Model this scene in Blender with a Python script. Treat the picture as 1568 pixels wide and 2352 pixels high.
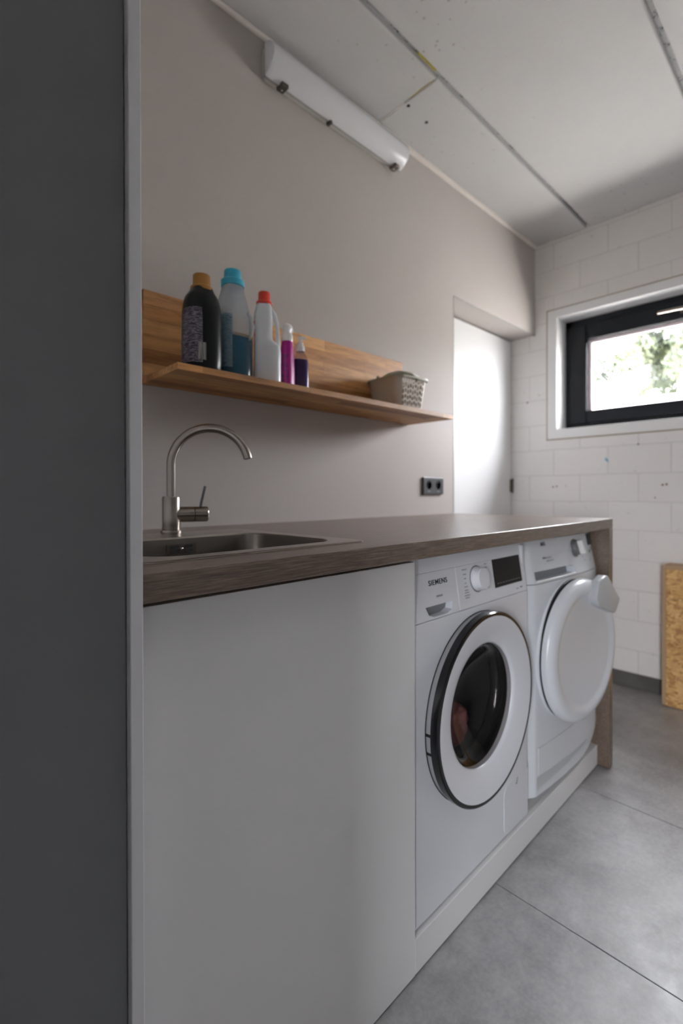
import bpy, bmesh, math, random
from mathutils import Vector, Matrix
random.seed(7)
R = math.radians
for o in list(bpy.data.objects):
    bpy.data.objects.remove(o)
scn = bpy.context.scene
COL = scn.collection

# ------------------------------------------------------------------ camera
FPX, CXP, CYP, IW, IH = 1113.851, 784.0, 1138.332, 1568.0, 2352.0
yaw, pitch, roll = R(46.450983), R(0.29361), R(0.115329)
fwd = Vector((math.cos(yaw), math.sin(yaw), 0)); rgt = Vector((math.sin(yaw), -math.cos(yaw), 0)); dwn = Vector((0, 0, -1))
f2 = math.cos(pitch) * fwd + math.sin(pitch) * dwn
d2 = math.cos(pitch) * dwn - math.sin(pitch) * fwd
r3 = math.cos(roll) * rgt + math.sin(roll) * d2
d3 = math.cos(roll) * d2 - math.sin(roll) * rgt
EYE = Vector((0, 0, 1.09))
cd = bpy.data.cameras.new('camera')
cam = bpy.data.objects.new('camera', cd); COL.objects.link(cam)
cam.matrix_world = Matrix((( r3.x, -d3.x, -f2.x, EYE.x), (r3.y, -d3.y, -f2.y, EYE.y), (r3.z, -d3.z, -f2.z, EYE.z), (0, 0, 0, 1)))
cd.sensor_fit = 'VERTICAL'; cd.sensor_height = 36.0; cd.sensor_width = 24.0
cd.lens = FPX / IH * 36.0
cd.shift_y = -(IH / 2 - CYP) / IH
cd.shift_x = 0
cd.clip_start = 0.02; cd.clip_end = 200
cd.dof.use_dof = True; cd.dof.focus_distance = 0.80; cd.dof.aperture_fstop = 2.7
scn.camera = cam

# ------------------------------------------------------------------ daylight and exposure
world = bpy.data.worlds.new('overcast_sky'); scn.world = world
world.use_nodes = True
bg = world.node_tree.nodes['Background']
bg.inputs['Color'].default_value = (0.945, 0.955, 1.0, 1); bg.inputs['Strength'].default_value = 54.0
sl = bpy.data.lights.new('sun', 'SUN'); sl.energy = 300.0; sl.angle = R(1.2); sl.color = (1.0, .93, .86)
su = bpy.data.objects.new('sun', sl); COL.objects.link(su); su.location = (0, -10, 12)
su.rotation_euler = Vector((.25, .8, -.85)).to_track_quat('-Z', 'Y').to_euler()
scn.view_settings.view_transform = 'Standard'
scn.view_settings.look = 'None'
scn.view_settings.gamma = 1.0
scn.view_settings.use_curve_mapping = False
scn.view_settings.exposure = -0.12
try:
    cy = scn.cycles
    cy.use_denoising = True
    cy.max_bounces = 14; cy.diffuse_bounces = 8; cy.glossy_bounces = 6; cy.transparent_max_bounces = 12
    cy.caustics_reflective = False; cy.caustics_refractive = False
    cy.sample_clamp_indirect = 12.0
except Exception:
    pass

# ------------------------------------------------------------------ measures of the room (metres)
W = 1.400            # left wall plane (y)
XE = 3.043           # far wall plane (x)
ZC = 2.663           # ceiling
YR, XB, YA = -1.30, -2.0, 2.26   # right wall, back wall, back of the added wall block
BY = R(1.1184)       # the kitchen run stands 1.1 degrees off the wall
BU = Vector((math.cos(BY), math.sin(BY), 0)); BN = Vector((-math.sin(BY), math.cos(BY), 0))
def base(u, c, z): return BU * u + BN * c + Vector((0, 0, z))

pl = bpy.data.lights.new('window_portal', 'AREA'); pl.shape = 'RECTANGLE'; pl.size = 1.06; pl.size_y = 0.47
pl.cycles.is_portal = True
po = bpy.data.objects.new('window_portal', pl); COL.objects.link(po)
po.location = (XE + 0.175, 0.62, 1.816); po.rotation_euler = (R(90), 0, R(90))

pl2 = bpy.data.lights.new('fill_door_portal', 'AREA'); pl2.shape = 'RECTANGLE'; pl2.size = .44; pl2.size_y = 1.86  # sampling portal for the added rear door
pl2.cycles.is_portal = True
po2 = bpy.data.objects.new('fill_door_portal', pl2); COL.objects.link(po2)
po2.location = (XB - .06, -.845, 1.04); po2.rotation_euler = (R(90), 0, R(-90))

# ------------------------------------------------------------------ material helpers
def nmat(name, color=(.8, .8, .8), rough=.5, metal=0., spec=.5):
    m = bpy.data.materials.new(name); m.use_nodes = True
    nt = m.node_tree; b = nt.nodes['Principled BSDF']
    b.inputs['Base Color'].default_value = (*color, 1); b.inputs['Roughness'].default_value = rough
    b.inputs['Metallic'].default_value = metal; b.inputs['Specular IOR Level'].default_value = spec
    return m, nt, b
def N(nt, t, **kw):
    n = nt.nodes.new(t)
    for k, v in kw.items():
        if k in n.inputs: n.inputs[k].default_value = v
        else: setattr(n, k, v)
    return n
def coords(nt, scale=(1, 1, 1), which='Object', rot=(0, 0, 0)):
    tc = N(nt, 'ShaderNodeTexCoord'); mp = N(nt, 'ShaderNodeMapping')
    mp.inputs['Scale'].default_value = scale; mp.inputs['Rotation'].default_value = rot
    nt.links.new(tc.outputs[which], mp.inputs['Vector']); return mp.outputs['Vector']
def noise(nt, vec, scale, detail=4., rough=.55):
    n = N(nt, 'ShaderNodeTexNoise'); n.inputs['Scale'].default_value = scale; n.inputs['Detail'].default_value = detail
    n.inputs['Roughness'].default_value = rough; nt.links.new(vec, n.inputs['Vector']); return n.outputs['Fac']
def ramp(nt, fac, stops):
    r = N(nt, 'ShaderNodeValToRGB'); e = r.color_ramp.elements
    while len(e) > 1: e.remove(e[-1])
    e[0].position = stops[0][0]; e[0].color = (*stops[0][1], 1)
    for p, c in stops[1:]:
        x = e.new(p); x.color = (*c, 1)
    nt.links.new(fac, r.inputs['Fac']); return r.outputs['Color']
def mix(nt, fac, a, b, mode='MIX'):
    n = N(nt, 'ShaderNodeMix'); n.data_type = 'RGBA'; n.blend_type = mode
    def put(i, v):
        if hasattr(v, 'is_linked') or hasattr(v, 'links'): nt.links.new(v, n.inputs[i])
        elif isinstance(v, (int, float)): n.inputs[i].default_value = v
        else: n.inputs[i].default_value = (*v, 1)
    put(0, fac); put(6, a); put(7, b); return n.outputs[2]
def bump(nt, b, h, strength=.2, dist=.01):
    n = N(nt, 'ShaderNodeBump'); n.inputs['Strength'].default_value = strength; n.inputs['Distance'].default_value = dist
    nt.links.new(h, n.inputs['Height']); nt.links.new(n.outputs['Normal'], b.inputs['Normal'])
def setc(nt, b, sock): nt.links.new(sock, b.inputs['Base Color'])

M = {}
def plain(key, color, rough=.5, metal=0., spec=.5):
    M[key] = nmat(key, color, rough, metal, spec)[0]

def paint(key, c1, c2, scale=3., rough=.7, bumps=.06, bscale=180.):
    m, nt, b = nmat(key, c1, rough)
    v = coords(nt)
    setc(nt, b, mix(nt, noise(nt, v, scale, 5), c1, c2))
    bump(nt, b, noise(nt, v, bscale, 2), bumps, .004); M[key] = m
paint('wall_paint', (.525, .484, .458), (.495, .456, .431), 2.2, .75)
paint('white_paint', (.82, .82, .82), (.79, .79, .79), 4, .5, .03)
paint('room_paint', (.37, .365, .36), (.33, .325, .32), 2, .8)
paint('caulk', (.86, .80, .75), (.76, .70, .65), 18, .6, .4, 60)

# painted block wall: drips, grime, chipped spots
m, nt, b = nmat('block_paint', (.78, .775, .765), .62)
v = coords(nt, which='Object'); gv = N(nt, 'ShaderNodeNewGeometry').outputs['Position']
c = mix(nt, noise(nt, gv, 2.3, 6, .6), (.83, .81, .795), (.75, .73, .71))
oi = N(nt, 'ShaderNodeObjectInfo')
c = mix(nt, .25, c, ramp(nt, oi.outputs['Random'], [(0, (.78, .76, .745)), (1, (.86, .84, .825))]))
sp = ramp(nt, noise(nt, gv, 26, 3, .7), [(.66, (0, 0, 0)), (.76, (1, 1, 1))])
c = mix(nt, sp, c, (.62, .57, .51)); setc(nt, b, c)
bump(nt, b, noise(nt, gv, 28, 7, .75), .55, .006); M['block_paint'] = m
plain('block_joint', (.67, .655, .635), .8)
plain('grout_brown', (.27, .20, .12), .8)
plain('dark_hole', (.02, .02, .022), .8)
plain('plug_brown', (.20, .12, .07), .7)
plain('blue_smear', (.10, .38, .55), .5)
plain('yellow_foam', (.40, .33, .05), .7)
plain('bead_grey', (.36, .35, .34), .6)

m, nt, b = nmat('ceiling_concrete', (.66, .655, .65), .8)
gv = N(nt, 'ShaderNodeNewGeometry').outputs['Position']
c = mix(nt, noise(nt, gv, 1.6, 6, .6), (.64, .63, .62), (.55, .545, .54))
vo = N(nt, 'ShaderNodeTexVoronoi'); vo.inputs['Scale'].default_value = 26.; nt.links.new(gv, vo.inputs['Vector'])
dots = ramp(nt, vo.outputs['Distance'], [(.10, (1, 1, 1)), (.17, (0, 0, 0))])
patch = ramp(nt, noise(nt, gv, 2.1, 2), [(.5, (0, 0, 0)), (.62, (1, 1, 1))])
dm = mix(nt, 1., dots, patch, 'MULTIPLY')
c = mix(nt, dm, c, (.40, .34, .29)); setc(nt, b, c)
bump(nt, b, noise(nt, gv, 45, 5), .25, .004); M['ceiling_concrete'] = m
m, nt, b = nmat('groove_concrete', (.42, .42, .42), .9)
gv = N(nt, 'ShaderNodeNewGeometry').outputs['Position']
setc(nt, b, ramp(nt, noise(nt, gv, 40, 4, .7), [(.35, (.10, .10, .10)), (.45, (.40, .40, .40)), (.7, (.46, .46, .46))]))
M['groove_concrete'] = m

m, nt, b = nmat('floor_tile', (.3, .3, .3), .4, 0., .9)
gv = N(nt, 'ShaderNodeNewGeometry').outputs['Position']
n1 = noise(nt, gv, 3.2, 8, .68); n2 = noise(nt, gv, 14, 6, .6); n3 = noise(nt, gv, 90, 3, .6)
c = ramp(nt, n1, [(.30, (.155, .150, .148)), (.48, (.31, .307, .308)), (.66, (.47, .467, .470))])
c = mix(nt, .35, c, ramp(nt, n2, [(.3, (.165, .161, .159)), (.7, (.46, .457, .458))]))
c = mix(nt, .12, c, ramp(nt, n3, [(.35, (.08, .08, .08)), (.65, (.5, .5, .5))])); setc(nt, b, c)
rr = ramp(nt, n2, [(.3, (.40, .40, .40)), (.7, (.54, .54, .54))]); nt.links.new(rr, b.inputs['Roughness'])
bump(nt, b, n3, .08, .002); M['floor_tile'] = m
plain('floor_joint', (.10, .095, .09), .8)
m, nt, b = nmat('skirting_tile', (.10, .095, .09), .45)
gv = N(nt, 'ShaderNodeNewGeometry').outputs['Position']
setc(nt, b, ramp(nt, noise(nt, gv, 9, 6), [(.3, (.085, .08, .075)), (.7, (.15, .14, .135))])); M['skirting_tile'] = m

def lam(key, c, rough=.42):
    m, nt, b = nmat(key, c, rough)
    bump(nt, b, noise(nt, coords(nt), 420, 2), .05, .0015); M[key] = m
lam('white_laminate', (.73, .73, .73))
lam('grey_white_laminate', (.70, .70, .72), .5)
lam('slate_laminate', (.175, .178, .188), .5)
plain('dark_gap', (.012, .010, .009), .9)  # near-black stands in for shade in open gaps

m, nt, b = nmat('oak_worktop', (.2, .14, .1), .28, 0., .7)
v1 = coords(nt, (1.2, 26, 60)); v2 = coords(nt, (5, 75, 120)); v3 = coords(nt, (.8, 5, 9))
a = noise(nt, v1, 2.4, 6, .6); g = noise(nt, v2, 3.0, 5, .7); l = noise(nt, v3, 2, 3)
c = ramp(nt, a, [(.28, (.060, .040, .028)), (.5, (.135, .096, .070)), (.72, (.20, .150, .112))])
c = mix(nt, .68, c, ramp(nt, g, [(.36, (.026, .016, .011)), (.5, (.14, .098, .071)), (.64, (.31, .24, .185))]))
c = mix(nt, .25, c, ramp(nt, l, [(.35, (.11, .075, .052)), (.65, (.19, .145, .11))])); setc(nt, b, c)
bump(nt, b, g, .22, .0015); M['oak_worktop'] = m

m, nt, b = nmat('acacia', (.35, .2, .1), .5)
oi = N(nt, 'ShaderNodeObjectInfo'); rnd = oi.outputs['Random']
tc = N(nt, 'ShaderNodeTexCoord'); ad = N(nt, 'ShaderNodeVectorMath'); ad.operation = 'MULTIPLY_ADD'
cmb = N(nt, 'ShaderNodeCombineXYZ')
for i in range(3): nt.links.new(rnd, cmb.inputs[i])
nt.links.new(cmb.outputs[0], ad.inputs[0]); ad.inputs[1].default_value = (37, 19, 53); nt.links.new(tc.outputs['Object'], ad.inputs[2])
mp = N(nt, 'ShaderNodeMapping'); mp.inputs['Scale'].default_value = (2.2, 22, 22); nt.links.new(ad.outputs[0], mp.inputs['Vector'])
bc = ramp(nt, rnd, [(0, (.31, .130, .036)), (.25, (.60, .310, .105)), (.5, (.47, .220, .068)), (.75, (.76, .43, .175)), (1, (.36, .155, .045))])
gr = noise(nt, mp.outputs['Vector'], 3, 6, .65)
c = mix(nt, 1., bc, ramp(nt, gr, [(.3, (.55, .50, .46)), (.55, (1, 1, 1)), (.75, (1.15, 1.12, 1.05))]), 'MULTIPLY'); setc(nt, b, c)
bump(nt, b, gr, .1, .002); M['acacia'] = m

m, nt, b = nmat('osb', (.5, .3, .1), .6)
v = coords(nt, (1, 2.6, 4.6)); vo = N(nt, 'ShaderNodeTexVoronoi'); vo.inputs['Scale'].default_value = 8
nz = N(nt, 'ShaderNodeTexNoise'); nz.inputs['Scale'].default_value = 5; nt.links.new(v, nz.inputs['Vector'])
va = N(nt, 'ShaderNodeVectorMath'); va.operation = 'ADD'; nt.links.new(v, va.inputs[0]); nt.links.new(nz.outputs['Color'], va.inputs[1]); nt.links.new(va.outputs[0], vo.inputs['Vector'])
sx = N(nt, 'ShaderNodeSeparateColor'); nt.links.new(vo.outputs['Color'], sx.inputs['Color'])
c = ramp(nt, sx.outputs[0], [(0, (.24, .09, .018)), (.3, (.60, .33, .10)), (.7, (.80, .52, .22)), (1, (.34, .13, .025))])
c = mix(nt, .28, c, ramp(nt, noise(nt, coords(nt, (1, 12, 30)), 4, 5), [(.3, (.38, .18, .045)), (.7, (.82, .56, .27))])); setc(nt, b, c)
bump(nt, b, sx.outputs[1], .06, .002); M['osb'] = m
plain('osb_edge', (.44, .30, .18), .8)

def steel(key, c, rough, sc=(4, 4, 300)):
    m, nt, b = nmat(key, c, rough, 1.)
    n = noise(nt, coords(nt, sc), 3, 3)
    nt.links.new(ramp(nt, n, [(.3, (rough * .75,) * 3), (.7, (rough * 1.3,) * 3)]), b.inputs['Roughness']); M[key] = m
plain('brushed_steel', (.35, .31, .28), .26, 1.)
plain('sink_steel', (.42, .385, .35), .28, 1.)
plain('basin_shade_steel', (.27, .245, .22), .30, 1.)  # sink steel darkened to stand in for the basin's dark reflections
plain('chrome', (.8, .8, .8), .12, 1.)
plain('drum_steel', (.10, .10, .10), .4, .8)

plain('appliance_white', (.685, .70, .74), .28)
plain('dryer_white', (.67, .695, .73), .26)
plain('dryer_grey', (.50, .525, .545), .3)
plain('door_band_grey', (.30, .30, .31), .3)
plain('gloss_black', (.004, .004, .005), .12)
plain('screen_black', (.004, .004, .005), .35, 0., .15)
plain('print_black', (.012, .025, .032), .5)
plain('print_grey', (.33, .33, .35), .5)
plain('print_dim', (.16, .16, .18), .5)
plain('recess_shade_grey', (.22, .23, .25), .4)  # grey stands in for the shade inside the white grip recesses
plain('knob_dark', (.16, .16, .165), .3)
plain('soft_white', (.80, .80, .79), .3)
plain('anthracite', (.006, .007, .010), .45, 0., .25)
plain('socket_grey', (.055, .055, .060), .4)
m, nt, b = nmat('spacer_grey', (.72, .66, .67), .4); tl_ = N(nt, 'ShaderNodeBsdfTranslucent'); tl_.inputs['Color'].default_value = (.10, .092, .094, 1)
ax = N(nt, 'ShaderNodeAddShader'); nt.links.new(tl_.outputs[0], ax.inputs[0]); nt.links.new(b.outputs[0], ax.inputs[1])
nt.links.new(ax.outputs[0], nt.nodes['Material Output'].inputs['Surface']); M['spacer_grey'] = m
plain('fixture_base', (.56, .55, .52), .5)
plain('clip_metal', (.11, .095, .08), .4, .5)
m, nt, b = nmat('diffuser_plastic', (.80, .81, .83), .18)
M['diffuser_plastic'] = m
plain('basket_plastic', (.50, .445, .37), .4)
plain('basket_rim', (.40, .38, .29), .4)

def glassy(key, tint, minr=.04, rough=.0):
    m = bpy.data.materials.new(key); m.use_nodes = True; nt = m.node_tree
    nt.nodes.remove(nt.nodes['Principled BSDF']); out = nt.nodes['Material Output']
    tr = N(nt, 'ShaderNodeBsdfTransparent'); tr.inputs['Color'].default_value = (*tint, 1)
    gl = N(nt, 'ShaderNodeBsdfGlossy'); gl.inputs['Roughness'].default_value = rough
    lw = N(nt, 'ShaderNodeLayerWeight'); lw.inputs['Blend'].default_value = .5
    pw = N(nt, 'ShaderNodeMath'); pw.operation = 'POWER'; pw.inputs[1].default_value = 5.; nt.links.new(lw.outputs['Facing'], pw.inputs[0])
    fr = N(nt, 'ShaderNodeMath'); fr.operation = 'MULTIPLY_ADD'; fr.inputs[1].default_value = .96; fr.inputs[2].default_value = minr; nt.links.new(pw.outputs[0], fr.inputs[0])
    mx = N(nt, 'ShaderNodeMixShader'); nt.links.new(fr.outputs[0], mx.inputs[0]); nt.links.new(tr.outputs[0], mx.inputs[1]); nt.links.new(gl.outputs[0], mx.inputs[2])
    nt.links.new(mx.outputs[0], out.inputs['Surface']); M[key] = m
glassy('window_glass', (.955, .958, .96))
glassy('washer_glass', (.62, .60, .59), rough=.03)
glassy('soap_bottle_glass', (.80, .74, .82), rough=.08)
# cloudy clear plastic
m, nt, b = nmat('cloudy_plastic', (.66, .70, .73), .25); tr = N(nt, 'ShaderNodeBsdfTransparent'); tr.inputs['Color'].default_value = (.82, .86, .9, 1)
mx = N(nt, 'ShaderNodeMixShader'); mx.inputs[0].default_value = .5; nt.links.new(tr.outputs[0], mx.inputs[1]); nt.links.new(b.outputs[0], mx.inputs[2])
nt.links.new(mx.outputs[0], nt.nodes['Material Output'].inputs['Surface']); M['cloudy_plastic'] = m
plain('blue_liquid', (.010, .055, .095), .15)
plain('blue_cap', (.03, .36, .52), .35)
plain('gold_cap', (.30, .135, .014), .4)
plain('bottle_black', (.003, .003, .004), .3, 0., .2)
plain('bottle_white', (.74, .76, .79), .32)
plain('red_cap', (.62, .035, .01), .4)
plain('magenta_plastic', (.33, .006, .20), .35, 0., .3)
plain('purple_liquid', (.035, .012, .085), .2)
plain('orange_print', (.55, .10, .01), .45)
def label_mat(key, stops, scale):
    m, nt, b = nmat(key, (.5, .5, .5), .45)
    w = N(nt, 'ShaderNodeTexNoise'); w.inputs['Scale'].default_value = scale; w.inputs['Detail'].default_value = 2
    nt.links.new(coords(nt, (1.1, 1.1, 5.5)), w.inputs['Vector'])
    setc(nt, b, ramp(nt, w.outputs['Fac'], stops)); M[key] = m
label_mat('label_dark', [(.36, (.01, .01, .015)), (.45, (.07, .05, .09)), (.52, (.20, .19, .21)), (.58, (.04, .025, .06)), (.66, (.012, .008, .016))], 42)
label_mat('label_blue', [(.34, (.05, .11, .17)), (.45, (.13, .22, .29)), (.52, (.20, .27, .31)), (.6, (.07, .15, .22)), (.68, (.11, .22, .30))], 42)
label_mat('label_pink', [(.4, (.30, .010, .19)), (.5, (.10, .01, .09)), (.6, (.36, .012, .22))], 40)
m, nt, b = nmat('barcode', (.3, .3, .3), .5)
wv = N(nt, 'ShaderNodeTexNoise'); wv.inputs['Scale'].default_value = 1.; nt.links.new(coords(nt, (900, 900, 0)), wv.inputs['Vector'])
setc(nt, b, ramp(nt, wv.outputs['Fac'], [(.46, (.05, .05, .05)), (.54, (.30, .29, .29))])); M['barcode'] = m
def cloth(key, c1, c2):
    m, nt, b = nmat(key, c1, .9); setc(nt, b, mix(nt, noise(nt, coords(nt), 14, 4), c1, c2)); M[key] = m
cloth('cloth_pink', (.66, .24, .24), (.42, .13, .14)); cloth('cloth_beige', (.62, .50, .38), (.42, .32, .23))
m, nt, b = nmat('leaf', (.05, .07, .03), .6)
oi = N(nt, 'ShaderNodeNewGeometry')
setc(nt, b, ramp(nt, noise(nt, oi.outputs['Position'], 1.6, 5), [(.3, (.018, .024, .016)), (.5, (.040, .052, .026)), (.68, (.085, .100, .045))])); M['leaf'] = m
plain('bark', (.05, .04, .03), .9)
plain('paved_ground', (.46, .455, .44), .9)
plain('asphalt', (.07, .07, .07), .9)  # kept dark to cut the bounce through the added rear door
plain('render_white', (.62, .62, .60), .8)

# ------------------------------------------------------------------ mesh helpers
def link(o, parent=None):
    COL.objects.link(o)
    if parent is not None: o.parent = parent
    return o
def obj(name, bm, mat, parent=None, loc=(0, 0, 0), rot=(0, 0, 0), smooth=False, autos=None):
    me = bpy.data.meshes.new(name)
    bmesh.ops.recalc_face_normals(bm, faces=bm.faces[:])
    bm.to_mesh(me); bm.free()
    if smooth:
        for p in me.polygons: p.use_smooth = True
        if autos is not None: me.set_sharp_from_angle(angle=R(autos))
    for k in (mat if isinstance(mat, (list, tuple)) else [mat]): me.materials.append(M[k])
    o = bpy.data.objects.new(name, me); o.location = loc; o.rotation_euler = rot
    return link(o, parent)
def tag(o, label, cat, group=None, kind=None):
    o['label'] = label
    if cat: o['category'] = cat
    if group: o['group'] = group
    if kind: o['kind'] = kind
    return o
def thing(name, label, cat, loc=(0, 0, 0), rz=0., group=None):
    o = bpy.data.objects.new(name, None); o.empty_display_size = .05
    o.location = loc; o.rotation_euler = (0, 0, rz); link(o); return tag(o, label, cat, group)
def struct(o, label=None):
    o['kind'] = 'structure'
    if label: o['label'] = label
    return o
def box(bm, x0, x1, y0, y1, z0, z1, r=0., seg=2, mi=0):
    v = [bm.verts.new((x, y, z)) for x in (x0, x1) for y in (y0, y1) for z in (z0, z1)]
    fs = [bm.faces.new([v[i] for i in q]) for q in ((0, 1, 3, 2), (4, 6, 7, 5), (0, 4, 5, 1), (2, 3, 7, 6), (0, 2, 6, 4), (1, 5, 7, 3))]
    for f in fs: f.material_index = mi
    if r > 0:
        es = list({e for f in fs for e in f.edges})
        bmesh.ops.bevel(bm, geom=es, offset=r, segments=seg, profile=.5, affect='EDGES')
    return bm
def B(*a, **k): return box(bmesh.new(), *a, **k)
def prism(bm, pts, axis, a0, a1, r=0., seg=2, mi=0):
    """polygon pts (2-D) extruded along axis from a0 to a1"""
    def P(p, a):
        return {'x': (a, p[0], p[1]), 'y': (p[0], a, p[1]), 'z': (p[0], p[1], a)}[axis]
    A = [bm.verts.new(P(p, a0)) for p in pts]; C = [bm.verts.new(P(p, a1)) for p in pts]; n = len(pts)
    fs = [bm.faces.new(A), bm.faces.new(C[::-1])]
    ends = fs[:]
    for i in range(n): fs.append(bm.faces.new((A[i], C[i], C[(i + 1) % n], A[(i + 1) % n])))
    for f in fs: f.material_index = mi
    if r > 0:
        es = list({e for f in ends for e in f.edges})
        bmesh.ops.bevel(bm, geom=es, offset=r, segments=seg, profile=.5, affect='EDGES')
    return bm
def lathe(bm, prof, seg=48, axis='z', o=(0, 0, 0), mi=0, sx=1., sy=1.):
    """prof: list of (radius, height) along the axis"""
    rings = []
    for r, h in prof:
        if r < 1e-6:
            p = {'z': (0, 0, h), 'y': (0, h, 0), 'x': (h, 0, 0)}[axis]
            rings.append([bm.verts.new((p[0] + o[0], p[1] + o[1], p[2] + o[2]))]); continue
        ring = []
        for i in range(seg):
            a = 2 * math.pi * i / seg; c, s = r * math.cos(a) * sx, r * math.sin(a) * sy
            p = {'z': (c, s, h), 'y': (c, h, s), 'x': (h, c, s)}[axis]
            ring.append(bm.verts.new((p[0] + o[0], p[1] + o[1], p[2] + o[2])))
        rings.append(ring)
    for A, C in zip(rings, rings[1:]):
        for i in range(seg):
            j = (i + 1) % seg
            if len(A) == 1 and len(C) == 1: continue
            if len(A) == 1: f = bm.faces.new((A[0], C[i], C[j]))
            elif len(C) == 1: f = bm.faces.new((A[i], A[j], C[0]))
            else: f = bm.faces.new((A[i], A[j], C[j], C[i]))
            f.material_index = mi
    return bm
def L(*a, **k): return lathe(bmesh.new(), *a, **k)
def tube(bm, pts, rad, seg=16, cap=True):
    pts = [Vector(p) for p in pts]; n = len(pts); rings = []
    up = None
    for i, p in enumerate(pts):
        t = (pts[min(i + 1, n - 1)] - pts[max(i - 1, 0)]).normalized()
        if up is None:
            up = Vector((0, 0, 1)) if abs(t.z) < .9 else Vector((1, 0, 0))
        a = t.cross(up).normalized(); b_ = a.cross(t).normalized(); up = b_
        r = rad[i] if isinstance(rad, (list, tuple)) else rad
        rings.append([bm.verts.new(p + r * (math.cos(2 * math.pi * k / seg) * a + math.sin(2 * math.pi * k / seg) * b_)) for k in range(seg)])
    for A, C in zip(rings, rings[1:]):
        for k in range(seg): bm.faces.new((A[k], A[(k + 1) % seg], C[(k + 1) % seg], C[k]))
    if cap: bm.faces.new(rings[0][::-1]); bm.faces.new(rings[-1])
    return bm
def T(*a, **k): return tube(bmesh.new(), *a, **k)
def sup(a, rx, ry, e=2.6):
    c, s = math.cos(a), math.sin(a)
    return rx * math.copysign(abs(c) ** (2 / e), c), ry * math.copysign(abs(s) ** (2 / e), s)
def loft(secs, seg=40, e=2.6, cap=True, a0=None, a1=None, grow=0.):
    """secs: (z, rx, ry, cx, cy)"""
    bm = bmesh.new(); rings = []
    part = a0 is not None
    for s in secs:
        z, rx, ry = s[:3]; cx = s[3] if len(s) > 3 else 0; cyy = s[4] if len(s) > 4 else 0
        ring = []
        for i in range(seg + (1 if part else 0)):
            a = (a0 + (a1 - a0) * i / seg) if part else 2 * math.pi * i / seg
            x, y = sup(a, rx + grow, ry + grow, e); ring.append(bm.verts.new((x + cx, y + cyy, z)))
        rings.append(ring)
    for A, C in zip(rings, rings[1:]):
        for i in range(seg):
            j = i + 1 if part else (i + 1) % seg
            bm.faces.new((A[i], A[j], C[j], C[i]))
    if cap and not part: bm.faces.new(rings[0][::-1]); bm.faces.new(rings[-1])
    return bm
def smooth_secs(keys, n=28):
    """Catmull-Rom through (z, rx, ry, cx) keys"""
    keys = [tuple(k) + (0,) * (5 - len(k)) for k in keys]; out = []
    m_ = len(keys)
    for i in range(m_ - 1):
        p0, p1, p2, p3 = keys[max(i - 1, 0)], keys[i], keys[i + 1], keys[min(i + 2, m_ - 1)]
        st = max(2, n // (m_ - 1))
        for k in range(st):
            t = k / st; q = []
            for d in range(5):
                if d == 0: q.append(p1[0] + (p2[0] - p1[0]) * t); continue
                m1 = (p2[d] - p0[d]) / max(p2[0] - p0[0], 1e-6) * (p2[0] - p1[0]); m2 = (p3[d] - p1[d]) / max(p3[0] - p1[0], 1e-6) * (p2[0] - p1[0])
                q.append((2 * t ** 3 - 3 * t ** 2 + 1) * p1[d] + (t ** 3 - 2 * t ** 2 + t) * m1 + (-2 * t ** 3 + 3 * t ** 2) * p2[d] + (t ** 3 - t ** 2) * m2)
            out.append(tuple(q))
    out.append(keys[-1]); return out
def cut(o, cbm):
    """boolean difference, baked into the mesh"""
    me = bpy.data.meshes.new('cutter'); bmesh.ops.recalc_face_normals(cbm, faces=cbm.faces[:]); cbm.to_mesh(me); cbm.free()
    k = bpy.data.objects.new('cutter', me); COL.objects.link(k)
    k.matrix_world = Matrix.Identity(4)
    par, mw = o.parent, o.matrix_basis.copy()
    o.parent = None; o.matrix_basis = Matrix.Identity(4)
    md = o.modifiers.new('cut', 'BOOLEAN'); md.object = k; md.operation = 'DIFFERENCE'; md.solver = 'EXACT'
    dg = bpy.context.evaluated_depsgraph_get(); dg.update()
    nm = bpy.data.meshes.new_from_object(o.evaluated_get(dg)); old = o.data
    o.modifiers.clear(); nm.name = old.name; o.data = nm
    o.parent = par; o.matrix_basis = mw
    bpy.data.objects.remove(k); bpy.data.meshes.remove(me)
    return o
def text(name, s, size, mat, parent, loc, rot=(R(90), 0, 0), bold=0., sx=1., align='CENTER', depth=.0006, fit=None):
    cu = bpy.data.curves.new('lettering', 'FONT'); cu.body = s; cu.size = size; cu.align_x = align; cu.align_y = 'CENTER'
    cu.extrude = depth; cu.offset = bold; cu.space_character = 1.12
    t = bpy.data.objects.new('lettering', cu); COL.objects.link(t)
    dg = bpy.context.evaluated_depsgraph_get(); dg.update()
    me = bpy.data.meshes.new_from_object(t.evaluated_get(dg)); bpy.data.objects.remove(t)
    me.materials.clear(); me.materials.append(M[mat]); me.name = name
    o = bpy.data.objects.new(name, me); o.location = loc; o.rotation_euler = rot; o.scale = (sx, 1, 1)
    if fit: o.scale.x = fit / max(1e-6, max(v.co.x for v in me.vertices) - min(v.co.x for v in me.vertices))
    return link(o, parent)
def rrect(x0, x1, y0, y1, r, seg=8):
    out = []
    for cx, cyy, a in ((x1 - r, y1 - r, 0), (x0 + r, y1 - r, 90), (x0 + r, y0 + r, 180), (x1 - r, y0 + r, 270)):
        for i in range(seg + 1):
            t = R(a + 90 * i / seg); out.append((cx + r * math.cos(t), cyy + r * math.sin(t)))
    return out

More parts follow.
